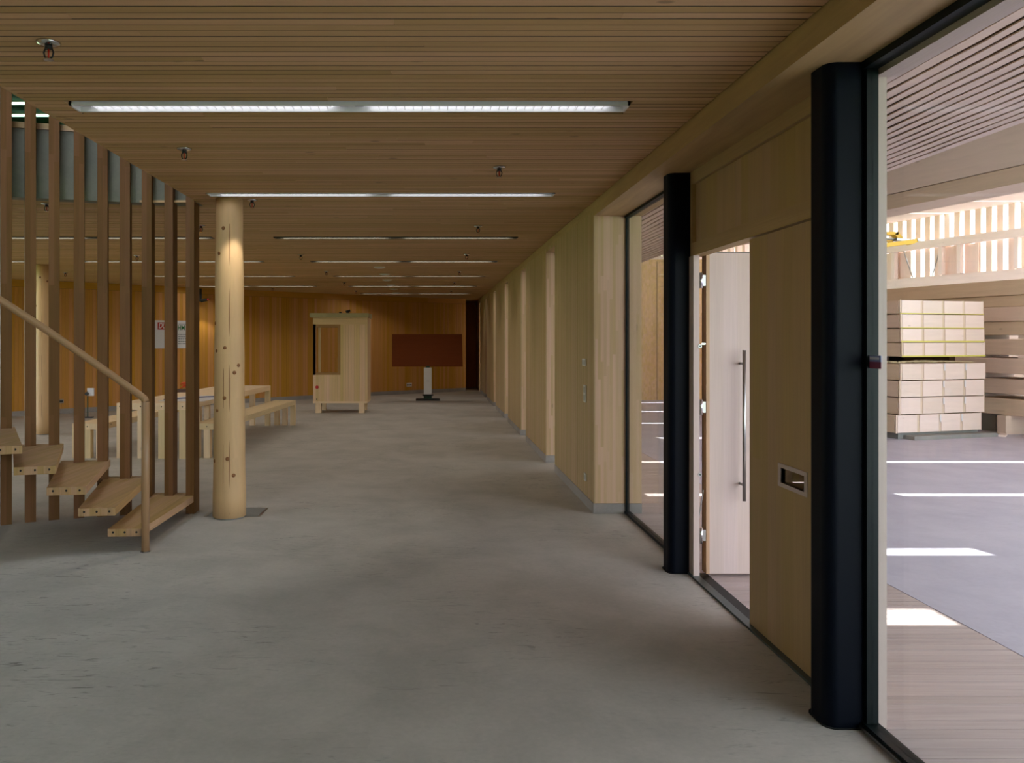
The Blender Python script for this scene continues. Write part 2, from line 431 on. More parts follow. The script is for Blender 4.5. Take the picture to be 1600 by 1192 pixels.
for a, b in slits:
    n = round((b-a)/0.06); p = (b-a)/n
    for k in range(n): cl.box(XW+random.uniform(0, 0.0015), XW+0.002, a+k*p+0.0012, a+(k+1)*p-0.0012, SOF, 2.648, g='z')
stuff(cl.make('cladding', 'wall_wood', wall))
sk = st(MB().make('baseboard_right', 'skirting_concrete'), 'low concrete base under the timber piers')
for a, b in piers: B(XW-0.002, XO+0.002, a, b, 0, 0.088, g='y').make('skirting', 'skirting_concrete', sk)
for i, (a, b) in enumerate(slits):
    wd = st(empty('window_%d' % (i+1), (XG, a, 0)), 'narrow slit window in the right timber wall')
    m = MB(); e = 0.03
    m.box(-0.025, 0.025, 0, e, 0.03, SOF); m.box(-0.025, 0.025, b-a-e, b-a, 0.03, SOF)
    m.box(-0.025, 0.025, 0, b-a, 0, 0.03); m.box(-0.025, 0.025, 0, b-a, SOF-0.03, SOF)
    m.make('window_frame', 'dark_frame', wd); B(-0.006, 0.006, e, b-a-e, 0.03, SOF-0.03).make('pane', 'glass', wd)
# glazed bay between the pier and the far steel column
wd = st(empty('window_7', (XG, 5.15, 0)), 'tall fixed glazing beside the first timber pier')
m = MB(); L = YP-5.15
m.box(-0.02, 0.03, 0, L, 0, 0.022); m.box(-0.012, 0.02, L-0.014, L, 0.02, SOF); m.box(-0.02, 0.03, 0, L, SOF-0.02, SOF); m.box(-0.02, 0.03, 0, 0.04, 0.02, SOF)
m.make('window_frame', 'dark_frame', wd); B(-0.005, 0.005, 0.04, L-0.012, 0.022, SOF-0.02).make('pane', 'glass', wd)
# near glazing
wd = st(empty('window_8', (XG, -4, 0)), 'large fixed glazing at the right edge')
m = MB(); L = 7.03
m.box(-0.03, 0.03, 0, L, 0, 0.03); m.box(-0.03, 0.03, 0, L, SOF-0.03, SOF); m.box(-0.02, 0.025, L-0.05, L+0.1, 0.03, SOF-0.03)
m.make('window_frame', 'dark_frame', wd); B(-0.005, 0.005, 0, L-0.05, 0.03, SOF-0.03).make('pane', 'glass', wd)
B(-0.04, -0.03, 0, L, 0.005, 0.018).make('seal', 'steel', wd)
m = MB(); m.box(0.03, 0.075, L-0.02, L+0.1, 0, SOF); m.box(0.03, 0.12, 0, L+0.1, SOF-0.055, SOF, g='y')
m.make('outer_frame', 'door_wood', wd)
MB().lathe((-0.021, L-0.015, 0.1), [(0.006, -0.002), (0.006, 0.0)], 10, axis='x').make('screw', 'chrome', wd)
o = empty('glass_sticker', (XG-0.008, 2.905, 1.41)); tag(o, 'small blue and red label stuck on glass edge by near steel column', 'sticker')
B(-0.002, 0, 0, 0.085, 0.026, 0.05).make('blue_half', 'sticker_blue', o); B(-0.002, 0, 0, 0.085, 0, 0.026).make('red_half', 'sticker_red', o)
m = MB(); 
for k in range(7): m.box(-0.0026, -0.002, 0.012+k*0.009, 0.012+k*0.009+0.005, 0.034, 0.043)
m.make('lettering', 'paper', o)
# steel columns
def rbox(x0, x1, y0, y1, r, n=12):
    P = []
    for cx, cy_, a0 in ((x1-0.012, y0+0.012, -90), (x1-0.012, y1-0.012, 0), (x0+r, y1-r, 90), (x0+r, y0+r, 180)):
        rr = 0.012 if cx > (x0+x1)/2 else r
        for k in range(n+1):
            a = math.radians(a0+90*k/n); P.append((cx+rr*math.cos(a), cy_+rr*math.sin(a)))
    return P
for y0, lab in ((3.0, 'near black steel column at right, floor to soffit'), (4.99, 'far black steel column between door and glazing')):
    o = empty('steel_column', (1.545, y0, 0)); tag(o, lab, 'column')
    MB().prism(rbox(0, 0.148, 0, 0.16, 0.045), 0, SOF).make('shaft', 'black_steel', o)
    MB().prism(rbox(-0.008, 0.15, -0.008, 0.168, 0.05), 0, 0.004).make('base_seal', 'dark_void', o)
# door set
dw = st(empty('door_1', (1.695, 0, 0)), 'timber door set between two black steel columns')
B(-0.012, 0.07, 3.15, 5.0, 2.525, SOF, g='y').make('top_rail', 'panel_wood', dw)
B(-0.012, 0.07, 3.15, 5.0, 2.062, 2.146, g='y').make('head_rail', 'panel_wood', dw)
B(0.012, 0.06, 3.15, 4.955, 2.146, 2.525, g='z').make('transom_panel', 'panel_wood', dw)
B(-0.012, 0.07, 4.955, 5.0, 2.146, 2.525).make('transom_stile', 'panel_wood', dw)
m = MB(); m.box(-0.02, 0.018, 4.905, 4.99, 0.0, 2.06); m.make('door_post', 'door_wood', dw)
m = MB(); py0, py1, sy0, sy1, sz0, sz1 = 3.15, 4.09, 3.485, 3.722, 0.83, 0.902
m.box(0, 0.055, py0, sy0, 0.012, 2.054); m.box(0, 0.055, sy1, py1, 0.012, 2.054); m.box(0, 0.055, sy0, sy1, 0.012, sz0); m.box(0, 0.055, sy0, sy1, sz1, 2.054)
leaf = m.make('fixed_leaf', 'panel_wood', dw)
m = MB(); a, b, c, d = sy0-0.026, sy1+0.026, sz0-0.02, sz1+0.02
m.box(-0.004, 0.02, a, b, c, sz0, g='y'); m.box(-0.004, 0.02, a, b, sz1, d, g='y'); m.box(-0.004, 0.02, a, sy0, sz0, sz1); m.box(-0.004, 0.02, sy1, b, sz0, sz1)
m.make('letter_slot_frame', 'door_wood', leaf)
m = MB(); m.box(0.055, 0.15, sy0-0.01, sy1+0.01, sz0-0.03, sz0-0.005, g='y'); m.box(0.055, 0.15, sy0-0.01, sy1+0.01, sz1+0.005, sz1+0.03); m.box(0.14, 0.15, sy0-0.01, sy1+0.01, sz0, sz1); m.box(0.055, 0.15, sy0-0.02, sy0-0.01, sz0, sz1); m.box(0.055, 0.15, sy1+0.01, sy1+0.02, sz0, sz1)
m.make('letter_box', 'panel_wood', leaf)
B(-0.03, 0.02, 3.15, 4.99, 0, 0.012, g='y').make('threshold', 'sill_steel', dw)
B(0.0, 0.09, 3.15, 4.99, -0.01, 0.006, g='y').make('sill_gap', 'dark_frame', dw)
m = MB(); m.box(-0.018, 0.003, 4.9045, 4.9055, 1.46, 1.52); m.box(-0.018, 0.003, 4.9045, 4.9055, 0.62, 0.68)
# hardware on the post
for z in (1.48, 0.66):
    hq = MB(); hq.lathe((0.02, 4.9, z), [(0.012, 0), (0.012, 0.005)], 12, axis='y').make('strike_plate', 'steel', dw)
    MB().lathe((0.02, 4.898, z), [(0.006, 0), (0.006, 0.004)], 10, axis='y').make('strike_hole', 'black_plastic', dw)
dl = st(empty('door_2', (1.785, 4.93, 0)), 'pale door leaf standing open outside')
lf = B(0, 0.88, 0, 0.075, 0.02, 2.08).make('door_leaf', 'door_wood', dl)
m = MB(); m.box(-0.022, -0.001, -0.005, 0.075, 0.02, 2.08); m.make('edge_lipping', 'oak', dl)
B(-0.001, 0.0, -0.001, 0.075, 0.02, 2.08).make('edge_seal', 'black_plastic', dl)
B(-0.02, 0.88, 0.002, 0.073, 2.08, 2.086).make('top_seal', 'black_plastic', dl)
hd = MB().tube([(0.195, -0.07, 0.50), (0.195, -0.07, 1.455)], 0.011).make('door_handle', 'steel', dl, True)
for z in (0.60, 1.37):
    MB().tube([(0.195, 0.0, z), (0.195, -0.07, z)], 0.008).make('handle_bracket', 'steel', dl, True)
for z in (0.27, 1.09, 1.90):
    h = MB().tube([(-0.06, -0.02, z-0.05), (-0.06, -0.02, z+0.05)], 0.011).make('hinge', 'chrome', dl, True)
    B(-0.085, -0.06, -0.018, -0.014, z-0.04, z+0.04).make('hinge_plate', 'steel', h); B(-0.06, -0.03, -0.018, -0.014, z-0.035, z+0.035).make('hinge_plate', 'steel', h)
MB().tube([(-0.075, -0.015, 0.36), (-0.045, -0.015, 0.56)], 0.004).make('stay_rod', 'steel', dl)
B(-0.05, -0.005, 0.0, 0.006, 1.49, 1.5).make('latch_bolt', 'chrome', dl)
# switches on the first pier
def plate(name, lab, y0, y1, z0, z1, slots):
    o = empty(name, (XW-0.001, y0, z0)); tag(o, lab, 'wall fitting')
    bevel(B(-0.011, 0, 0, y1-y0, 0, z1-z0).make('cover_plate', 'white_plastic', o), 0.003)
    for s0, s1 in slots: B(-0.014, -0.01, 0.015, y1-y0-0.015, s0, s1).make('rocker', 'grey_plastic', o)
plate('light_switch', 'upper white switch plate on the first timber pier', 7.03, 7.18, 1.28, 1.345, [(0.01, 0.055)])
plate('light_switch', 'tall white double switch plate below the upper switch on first pier', 7.03, 7.12, 0.945, 1.105, [(0.015, 0.07), (0.09, 0.145)])
plate('wall_socket', 'small white socket low on the first timber pier', 7.02, 7.10, 0.225, 0.295, [(0.015, 0.055)])
# ------------------------------------------------------------------ back wall
BW = [(1.02, 22.79), (-0.1, 22.05), (-1.45, 21.05), (-2.8, 19.95), (-4.1, 18.85), (-5.5, 17.6), (-7.0, 16.35), (-8.4, 15.2), (-9.9, 14.1)]
bw = st(MB().make('wall_back', 'amber_wood'), 'amber coloured vertical board wall at the back')
bd = MB(); bb = MB(); top = MB(); ins = MB()
for (a, b), (c, d) in zip(BW, BW[1:]):
    L = math.hypot(c-a, d-b); ang = math.atan2(b-d, a-c)
    M = Matrix.Translation((c, d, 0)) @ Matrix.Rotation(ang, 4, 'Z')
    for q in (bd, bb, top, ins): q.M = M
    n = round(L/0.068); p = L/n
    for k in range(n):
        bd.box(k*p+0.0012, (k+1)*p-0.0012, random.uniform(-0.002, 0.0), 0.02, 0.1, 2.58, g='z')
    bb.box(-0.002, L+0.002, 0.0, 0.1, 0, 0.1, g='x'); top.box(-0.002, L+0.002, 0.004, 0.1, 2.585, CZ+0.06, g='x'); ins.box(0, L, 0.02, 0.3, 0.0, CZ+0.35)
stuff(bd.make('board_cladding', 'amber_wood', bw)); top.make('top_rail', 'amber_wood', bw); ins.make('wall_core', 'gap_wood', bw)
st(bb.make('baseboard_back', 'skirting_concrete'))
m = MB(); m.box(0.6, 1.46, 24.6, 24.8, 0, CZ+0.3); m.box(0.92, 1.02, 22.84, 24.6, 0, CZ+0.3)
st(m.make('wall_passage', 'amber_wood'), 'dark narrow passage in the back right corner')
# left wall with wide opening to daylight
m = MB(); m.box(-10, -9.8, -4, 14.1, 2.62, CZ+0.1); m.box(-10, -9.8, -4, 6.4, 0, 2.62)
for k in range(4): m.box(-10, -9.9, 7.2+k*2.2, 7.26+k*2.2, 0, 2.62)
st(m.make('wall_left', 'amber_wood'))
m = MB(); m.box(-14, 1.84, -4.2, -4, 0, 3.1)
st(m.make('wall_front', 'wall_wood'))
st(B(-3.92, -3.78, -4, 4.6, 0, CZ+0.05).make('wall_light_block', 'wall_wood'))  # unseen wall, added to keep daylight off the floor around the stair
# ------------------------------------------------------------------ ceiling lights
LAMP_W = 6.5
def fixture(x0, x1, y0, y1, lab, detail, grp):
    o = empty('linear_light', (x0, y0, CZ)); L = x1-x0; W = y1-y0
    tag(o, lab, 'ceiling light', grp)
    m = MB(); m.box(0, L, 0, 0.012, -0.004, 0.05); m.box(0, L, W-0.012, W, -0.004, 0.05); m.box(0, 0.012, 0, W, -0.004, 0.05); m.box(L-0.012, L, 0, W, -0.004, 0.05)
    m.make('frame', 'lamp_frame' if y0 > 8 else 'louvre_white', o)
    for s0 in (0.09, L/2+0.10):
        near = y0 < 8
        B(s0, s0+L/2-0.19, 0.013, W-0.013, 0.022 if near else 0.037, 0.041).make('lamp', 'lamp_glow', o)
        if near: continue
        d = bpy.data.lights.new('tube', 'AREA'); d.shape = 'RECTANGLE'; d.size = L/2-0.2; d.size_y = W-0.05; d.energy = LAMP_W; d.color = (1.0, 0.93, 0.80)
        lo_ = bpy.data.objects.new('tube', d); COL.objects.link(lo_); lo_.parent = o; lo_.location = (s0+L/4-0.095, W/2, 0.033)
    B(0.012, L-0.012, 0.0125, W-0.0125, 0.042, 0.052).make('housing', 'grey_plastic', o)
    if detail:
        m = MB(); x = 0.1
        while x < L-0.1:
            if abs(x-L/2) > 0.1: m.box(x, x+0.002, 0.013, W-0.013, 0.006, 0.021)
            x += 0.045
        m.box(0.09, L/2-0.1, W/2-0.001, W/2+0.001, 0.006, 0.021); m.box(L/2+0.1, L-0.09, W/2-0.001, W/2+0.001, 0.006, 0.021)
        stuff(m.make('louvre', 'louvre_white', o))
        for xx in (0.03, L/2-0.06, L/2+0.02, L-0.075):
            B(xx, xx+0.045, 0.03, W-0.03, 0.018, 0.04).make('end_bracket', 'black_plastic' if xx > L/2 else 'steel', o)
ords = ['nearest the camera', 'just in front of the round timber column', 'third from the camera in the middle row', 'fourth from the camera in the middle row',
        'fifth from the camera in the middle row', 'sixth from the camera in the middle row', 'last of the middle row before back wall']
for k in range(7): fixture(*FIX[k], 'recessed linear ceiling light, ' + ords[k], k < 3, 'linear lights in middle row')
lo = ['nearest of the left row behind the stair slats', 'second back of the left row', 'third back of the left row', 'farthest of the left row']
for k in range(4): fixture(*FIX[7+k], 'recessed linear ceiling light, ' + lo[k], False, 'linear lights in left row')
for k in range(2): fixture(*FIX[11+k], 'recessed linear ceiling light far left behind stair slats, ' + ('nearer one' if k == 0 else 'farther one'), False, 'linear lights in far left row')
# spot lamps inside the second fitting wash the log column
def spot(name, loc, tgt, energy, ang, blend=0.35, col=(1, 0.93, 0.82), size=0.02):
    d = bpy.data.lights.new(name, 'SPOT'); d.energy = energy; d.spot_size = math.radians(ang); d.spot_blend = blend; d.color = col; d.shadow_soft_size = size
    o = bpy.data.objects.new(name, d); COL.objects.link(o); o.location = loc
    o.rotation_euler = (Vector(loc)-Vector(tgt)).to_track_quat('Z', 'Y').to_euler()
spot('column_spot', (-1.50, 6.27, 2.70), (-1.62, 6.45, 0.0), 30, 78, 0.4)
# sprinklers
def sprinkler():
    o = empty('sprinkler', (0, 0, CZ))
    MB().lathe((0, 0, 0), [(0.0, -0.012), (0.02, -0.012), (0.034, -0.006), (0.038, 0.0)], 18).make('escutcheon', 'chrome', o, True)
    MB().tube([(0, 0, -0.01), (0, 0, -0.024)], 0.012, 10).make('socket', 'black_plastic', o, True)
    m = MB()
    for s in (-1, 1): m.tube([(s*0.011, 0, -0.022), (s*0.016, 0, -0.035), (s*0.012, 0, -0.052), (0, 0, -0.06)], 0.0028, 6)
    m.make('yoke', 'black_plastic', o, True)
    MB().tube([(0, 0, -0.024), (0, 0, -0.055)], 0.0028, 8).make('glass_bulb', 'red_glass', o, True)
    MB().lathe((0, 0, -0.062), [(0.016, 0), (0.016, 0.002)], 12).make('deflector', 'chrome', o)
    return o
SP = [(76, 66, 'large in view at upper left, before first linear light'), (288, 232, 'left of centre between first and second linear lights'), (780, 261, 'right of centre between first and second linear lights'),
      (394, 312, 'just right of the round timber column top'), (747, 353, 'right side between second and third linear lights'), (314, 352, 'left of the round timber column, over slat tops'),
      (73, 318, 'seen between second and third slats from left'), (470, 398, 'left of centre beside fourth linear light'), (729, 397, 'right side just before fourth linear light'),
      (214, 399, 'seen between sixth and seventh slats from left'), (510, 424, 'left end before fifth linear light'), (718, 424, 'right end before fifth linear light'),
      (102, 426, 'farthest left, seen beside third slat'), (538, 441, 'left end before sixth linear light'), (710, 441, 'right end before sixth linear light'),
      (556, 454, 'left end before last linear light'), (705, 454, 'right end before last linear light'), (426, 450, 'far left of centre near the back wall top')]
s0 = sprinkler()
for i, (px, py, lab) in enumerate(SP):
    o = s0 if i == 0 else dup(s0)
    Y = (CZ-EYE)*F/(PY-py); o.location = ((px-PX)*Y/F, Y, CZ-0.001)
    o.rotation_euler.z = random.uniform(-0.3, 0.3)
    tag(o, 'chrome ceiling sprinkler ' + lab, 'sprinkler', 'ceiling sprinklers')
    if i == 0: o.scale = (1.25, 1.25, 1.15)
dn = ['nearest', 'second', 'third', 'fourth', 'fifth', 'farthest']
for i, (px, py) in enumerate([(593, 417), (601, 428), (605, 437), (611, 445), (615, 451), (619, 457)]):
    Y = (CZ-EYE)*F/(PY-py); o = empty('downlight', ((px-PX)*Y/F, Y, CZ-0.001))
    tag(o, 'round white ceiling disc, %s from camera in the middle ceiling line' % dn[i], 'ceiling disc', 'white ceiling discs')
    MB().lathe((0, 0, 0), [(0.07, -0.02), (0.09, -0.015), (0.1, 0)], 20).make('rim', 'white_plastic', o, True)
    MB().lathe((0, 0, 0), [(0.05, -0.024), (0.06, -0.02)], 16).make('lens', 'paper', o)
# ------------------------------------------------------------------ log columns
def log_column(x, y, r0, r1, h, lab, nk):
    o = empty('log_column', (x, y, 0)); tag(o, lab, 'column')
    prof = [(r0+(r1-r0)*k/16+0.0018*math.sin(k*1.7), 0.012+(h-0.012)*k/16) for k in range(17)]
    MB().lathe((0, 0, 0), prof, 40, var=0.3).make('trunk', 'log_wood', o, True)
    MB().lathe((0, 0, 0), [(r0*0.9, 0), (r0*0.9, 0.013)], 32).make('foot_plate', 'plank_grey', o)
    cr = MB()
    for ang, z0, z1 in ((-76, 0.05, 2.5), (-98, 0.2, 1.3)):
        a = math.radians(ang)
        def P(z): r = r0+(r1-r0)*z/h; return ((r-0.0022)*math.cos(a), (r-0.003)*math.sin(a), z)
        cr.tube([P(z0+(z1-z0)*k/5) for k in range(6)], 0.0035, 6)
    cr.make('drying_crack', 'knot', o)
    for k in range(nk):
        a = math.radians(random.uniform(-150, -25)); z = random.uniform(0.3, h-0.2); r = r0+(r1-r0)*z/h
        M = Matrix.Translation((math.cos(a)*(r-0.001), math.sin(a)*(r-0.001), z)) @ Matrix.Rotation(a, 4, 'Z')
        MB(M).lathe((0, 0, 0), [(0.017, 0), (0.014, 0.003), (0.005, 0.0042)], 12, axis='x').make('knot', 'knot', o, True)
log_column(-1.735, 6.60, 0.139, 0.112, CZ, 'thick round peeled-log column beside the stair foot', 12)
log_column(-6.24, 12.35, 0.115, 0.10, CZ, 'pale slender log column seen behind the left slats', 4)
for sx in (-1, 1):
    pass
o = empty('floor_hatch', (-1.735, 6.60, 0)); tag(o, 'flat metal floor box lid set around foot of the thick log column', 'floor plate')
B(-0.2, 0.24, 0.02, 0.34, 0, 0.003).make('lid', 'plank_grey', o); B(-0.22, 0.26, 0.0, 0.36, 0, 0.0016).make('rim', 'steel', o)
# ------------------------------------------------------------------ staircase
stair = empty('staircase', (-2.4, 6.0, 0)); tag(stair, 'curved timber stair with open oak treads, tall slats and round handrail', 'staircase')
MS = Matrix.Translation((2.4, -6.0, 0))
R_ = 0.1585
TR = [  # front-left, front-right, back-left, back-right (x, y)
    ((-2.332, 5.53), (-2.088, 5.54), (-2.46, 6.84), (-2.077, 6.84)),
    ((-2.519, 5.475), (-2.266, 5.505), (-2.87, 6.76), (-2.49, 6.79)),
    ((-2.721, 5.43), (-2.460, 5.47), (-3.20, 6.64), (-2.80, 6.70)),
    ((-2.905, 5.34), (-2.645, 5.41), (-3.54, 6.49), (-3.15, 6.58)),
    ((-3.075, 5.20), (-2.823, 5.30), (-3.86, 6.28), (-3.48, 6.42)),
    ((-3.235, 5.03), (-2.995, 5.15), (-4.16, 6.00), (-3.80, 6.20)),
    ((-3.385, 4.83), (-3.160, 4.97), (-4.44, 5.68), (-4.11, 5.93)),
    ((-3.52, 4.61), (-3.31, 4.77), (-4.70, 5.32), (-4.39, 5.60))]
for k, (fl, fr, bl, br) in enumerate(TR):
    z1 = R_*(k+1); z0 = z1-0.057
    P = [(*fl, z0), (*fr, z0), (*br, z0), (*bl, z0), (*fl, z1), (*fr, z1), (*br, z1), (*bl, z1)]
    t = bevel(MB(MS).hexa(P, 'y').make('tread', 'oak', stair), 0.003)
    for s in (0.16, 0.5, 0.84):
        x = fl[0]+(fr[0]-fl[0])*s; y = fl[1]+(fr[1]-fl[1])*s
        MB(MS).lathe((x, y-0.0015, (z0+z1)/2+0.003), [(0.008, 0), (0.008, 0.006)], 12, axis='y').make('bolt_hole', 'black_plastic', t)
SLT = [(296.8, 6.71, 0), (263.5, 6.71, 4), (229.2, 6.69, 9.5), (195.0, 6.66, 15), (160.1, 6.61, 19.5), (123.5, 6.55, 23), (84.7, 6.48, 26), (47.7, 6.40, 29), (9.8, 6.31, 32), (-29, 6.2, 35), (-70, 6.07, 38)]
for px, Y, ph in SLT:
    x = (px-PX)*Y/F; M = MS @ Matrix.Translation((x, Y, 0)) @ Matrix.Rotation(math.radians(ph), 4, 'Z')
    wd_ = 0.074 if ph < 8 else 0.083
    bevel(MB(M).box(-wd_/2, wd_/2, 0, 0.15, 0, 4.3, g='z').make('slat', 'slat_wood', stair), 0.002, 1)
rail = [(-2.054, 5.517, 0), (-2.054, 5.517, 0.6), (-2.054, 5.517, 1.075), (-2.062, 5.516, 1.098), (-2.085, 5.514, 1.118), (-2.24, 5.49, 1.237), (-2.43, 5.43, 1.39), (-2.67, 5.34, 1.585), (-2.92, 5.2, 1.79), (-3.2, 4.99, 2.03), (-3.5, 4.7, 2.3), (-3.75, 4.4, 2.55)]
MB(MS).tube(rail[:3], 0.028, 16).make('newel_post', 'rail_wood', stair, True)
MB(MS).tube(rail[2:], 0.026, 16).make('handrail', 'rail_wood', stair, True)
MB(MS).lathe((-2.054, 5.517, 0), [(0.036, 0), (0.036, 0.005)], 18).make('post_foot', 'steel', stair)
# ------------------------------------------------------------------ table and benches
RT = math.radians(-4.2)
def furniture(name, lab, cat, x, y, wdt, L, top, th, cols, rows, grp=None):
    o = empty(name, (x, y, 0), RT); tag(o, lab, cat, grp)
    bevel(B(0, wdt, 0, L, top-th, top, g='y').make('seat' if cat == 'bench' else 'tabletop', 'pine', o), 0.003)
    p = 0.082
    for yy in rows:
        for k in range(cols):
            xx = k*(wdt-p)/(cols-1)
            lg = B(xx, xx+p, yy, yy+p, 0, top-th-0.0).make('leg', 'pine', o)
            if yy < 0.01: MB().lathe((xx+p/2, -0.001, top-th/2), [(0.008, 0), (0.008, 0.003)], 10, axis='y').make('bolt', 'black_plastic', lg)
    return o
L_ = 3.86
rw = (0.0, L_-0.082)
furniture('long_table', 'long pale pine table behind the stair slats', 'table', -4.05, 9.88, 0.91, L_, 0.708, 0.085, 4, rw)
furniture('long_bench', 'pale pine bench right of the long table', 'bench', -3.07, 9.88, 0.37, L_, 0.445, 0.078, 3, rw, 'pine benches')
furniture('long_bench', 'pale pine bench left of the long table', 'bench', -4.62, 9.88, 0.40, L_, 0.445, 0.078, 3, rw, 'pine benches')
o = empty('drawing_sheet', (-3.62, 10.15, 0.7105), RT); tag(o, 'large white drawing sheet with blue curve lying on the long table', 'paper')
B(0, 0.62, 0, 1.0, 0, 0.002).make('sheet', 'paper', o)
for r in (0.9, 1.0):
    MB().tube([(0.02+0.58*t, 0.15+0.7*r*math.sin(t*1.5), 0.009) for t in [k/12 for k in range(13)]], 0.006, 6).make('blue_line', 'blue_print', o)
o = empty('wire_basket', (-3.95, 11.9, 0.709), RT); tag(o, 'orange wire tangle lying on a dark tray on the long table', 'wire')
B(0, 0.28, 0, 0.2, 0, 0.045).make('tray', 'gap_wood', o)
P = []
for k in range(60):
    P.append((0.14+0.10*math.sin(k*1.3), 0.1+0.07*math.cos(k*1.9), 0.05+0.10*abs(math.sin(k*0.53))))
MB().tube(P, 0.004, 5).make('orange_wire', 'orange_wire', o)
# ------------------------------------------------------------------ booth
bo = empty('booth', (-2.456, 15.93, 0)); tag(bo, 'upright timber booth on feet with a notch window, roof slab and red button', 'booth')
W, D, zb, zt = 1.135, 0.8, 0.206, 1.985
for xx in (0.05, W-0.19):
    for yy in (0.02, D-0.12): B(xx, xx+0.12, yy, yy+0.1, 0, zb).make('foot', 'pine', bo)
B(0, W, -0.01, D, zb, zb+0.04, g='x').make('base_rail', 'pine', bo)
ox0, ox1, oz0, oz1 = 0.06, 0.515, 0.84, 1.84
m = MB(); n = 20; p = W/n
for k in range(n):
    a, b = k*p+0.001, (k+1)*p-0.001
    if b <= ox1+0.06:
        m.box(a, b, random.uniform(0, .002), 0.03, zb+0.04, oz0-0.045)
        if b < ox0: m.box(a, b, 0, 0.03, oz0-0.045, 1.84)
    else: m.box(a, b, random.uniform(0, .002), 0.03, zb+0.04, 1.84)
stuff(m.make('front_boards', 'booth_wood', bo))
B(0, W, -0.004, 0.03, 1.84, zt, g='x').make('head_board', 'booth_wood', bo)
m = MB(); m.box(0.0, ox1+0.045, 0.0, 0.12, oz0-0.045, oz0, g='x'); m.box(ox1, ox1+0.05, 0.0, 0.12, oz0, oz1)
m.make('window_lining', 'lining_wood', bo); B(ox0, ox1, 0.0, 0.3, oz1-0.06, oz1, g='x').make('lining_head', 'lining_wood', bo)
B(0, 0.055, 0.0, 0.05, oz0, 1.84).make('corner_post', 'booth_wood', bo)
m = MB(); m.box(W-0.03, W, 0.03, D, zb+0.04, zt, g='z'); m.make('side_panel', 'booth_wood', bo)
m = MB(); m.box(0, 0.03, 0.03, D, zb+0.04, oz0-0.05); m.box(0, W, D-0.03, D, zb+0.04, oz0-0.12); m.box(ox1+0.02, W-0.03, D-0.03, D, oz0-0.12, zt); m.box(0, 0.05, D-0.05, D, oz0-0.12, zt); m.make('rear_panel', 'booth_wood', bo)
B(ox1-0.12, ox1+0.02, D-0.2, D-0.17, oz0-0.1, oz0+0.32).make('inner_shelf', 'amber_wood', bo)
B(-0.06, W+0.02, -0.05, D+0.05, zt, zt+0.09, g='x').make('roof_slab', 'booth_roof', bo)
MB().lathe((0.085, -0.02, 0.54), [(0.028, 0), (0.034, 0.006), (0.034, 0.02)], 18, axis='y').make('red_button', 'red_plastic', bo, True)
MB().lathe((0.08, -0.008, 0.29), [(0.012, 0), (0.012, 0.01)], 10, axis='y').make('black_knob', 'black_plastic', bo, True)
o = empty('spot_lamp', (-1.73, 16.0, zt+0.09)); tag(o, 'small black spot lamp standing on the booth roof', 'lamp')
MB().lathe((0, 0, 0), [(0.035, 0), (0.035, 0.012), (0.008, 0.016), (0.008, 0.04)], 14).make('stand', 'black_plastic', o, True)
MB().tube([(-0.05, 0, 0.03), (0.04, 0, 0.06)], 0.024, 10).make('lamp_head', 'black_plastic', o, True)
o = empty('cable_gland', (-1.89, 15.95, zt+0.09)); tag(o, 'tiny black fitting left of the spot lamp on booth roof', 'fitting')
MB().lathe((0, 0, 0), [(0.03, 0), (0.03, 0.02), (0.012, 0.03)], 12).make('cap', 'black_plastic', o, True)
# ------------------------------------------------------------------ brown board on its stand
o = empty('display_board', (-0.09, 19.4, 0)); tag(o, 'wide brown rectangular board on a white pedestal near the back wall', 'display')
M = Matrix.Translation((-0.9, 0.02, 0.845)) @ Matrix.Rotation(math.radians(-1.5), 4, 'X')
bevel(MB(M).hexa([(0, -0.04, 0), (1.785, -0.04, 0), (1.785, 0.04, 0), (0, 0.04, 0), (0, -0.04, 0.82), (1.765, -0.04, 0.82), (1.765, 0.04, 0.82), (0, 0.04, 0.82)], 'x').make('board_panel', 'brown_veneer', o), 0.004)
bevel(B(-0.1, 0.1, -0.07, 0.07, 0.15, 0.82).make('pedestal', 'white_plastic', o), 0.006)
B(-0.05, 0.05, -0.05, 0.05, 0.82, 0.86).make('neck', 'dark_green', o)
B(-0.035, 0.035, -0.0715, -0.07, 0.475, 0.487).make('nameplate', 'black_plastic', o)
B(-0.14, 0.14, -0.1, 0.1, 0.115, 0.14).make('collar_plate', 'black_plastic', o); B(-0.1, 0.1, -0.07, 0.07, 0.03, 0.115).make('lower_box', 'dark_green', o)
bevel(B(-0.3, 0.3, -0.2, 0.2, 0, 0.035).make('base_plate', 'black_plastic', o), 0.004)
# things on the back wall ------------------------------------------------
def wall_pt(px):
    k = (px-PX)/F
    for (a, b), (c, d) in zip(BW, BW[1:]):
        den = (c-a)-k*(d-b)
        t = (k*b-a)/den if abs(den) > 1e-9 else -1
        if 0 <= t <= 1: return (a+(c-a)*t, b+(d-b)*t, math.atan2(b-d, a-c))
def on_wall(name, px, py, off=0.004):
    x, y, an = wall_pt(px); z = EYE-(py-PY)*y/F
    return empty(name, (x+math.sin(an)*off, y-math.cos(an)*off, z), an), y
o, y = on_wall('poster', 242, 544.3); tag(o, 'white poster with red and green lettering on the back wall behind slats', 'poster')
x2, y2, _ = wall_pt(293); x1, y1, _ = wall_pt(242); pw = math.hypot(x2-x1, y2-y1); phh = 44*y/F
B(0, pw, -0.003, 0, 0, phh).make('sheet', 'paper', o)
q = pw/51
B(4*q, 26*q, -0.0045, -0.003, phh*0.67, phh*0.93).make('red_field', 'red_print', o)
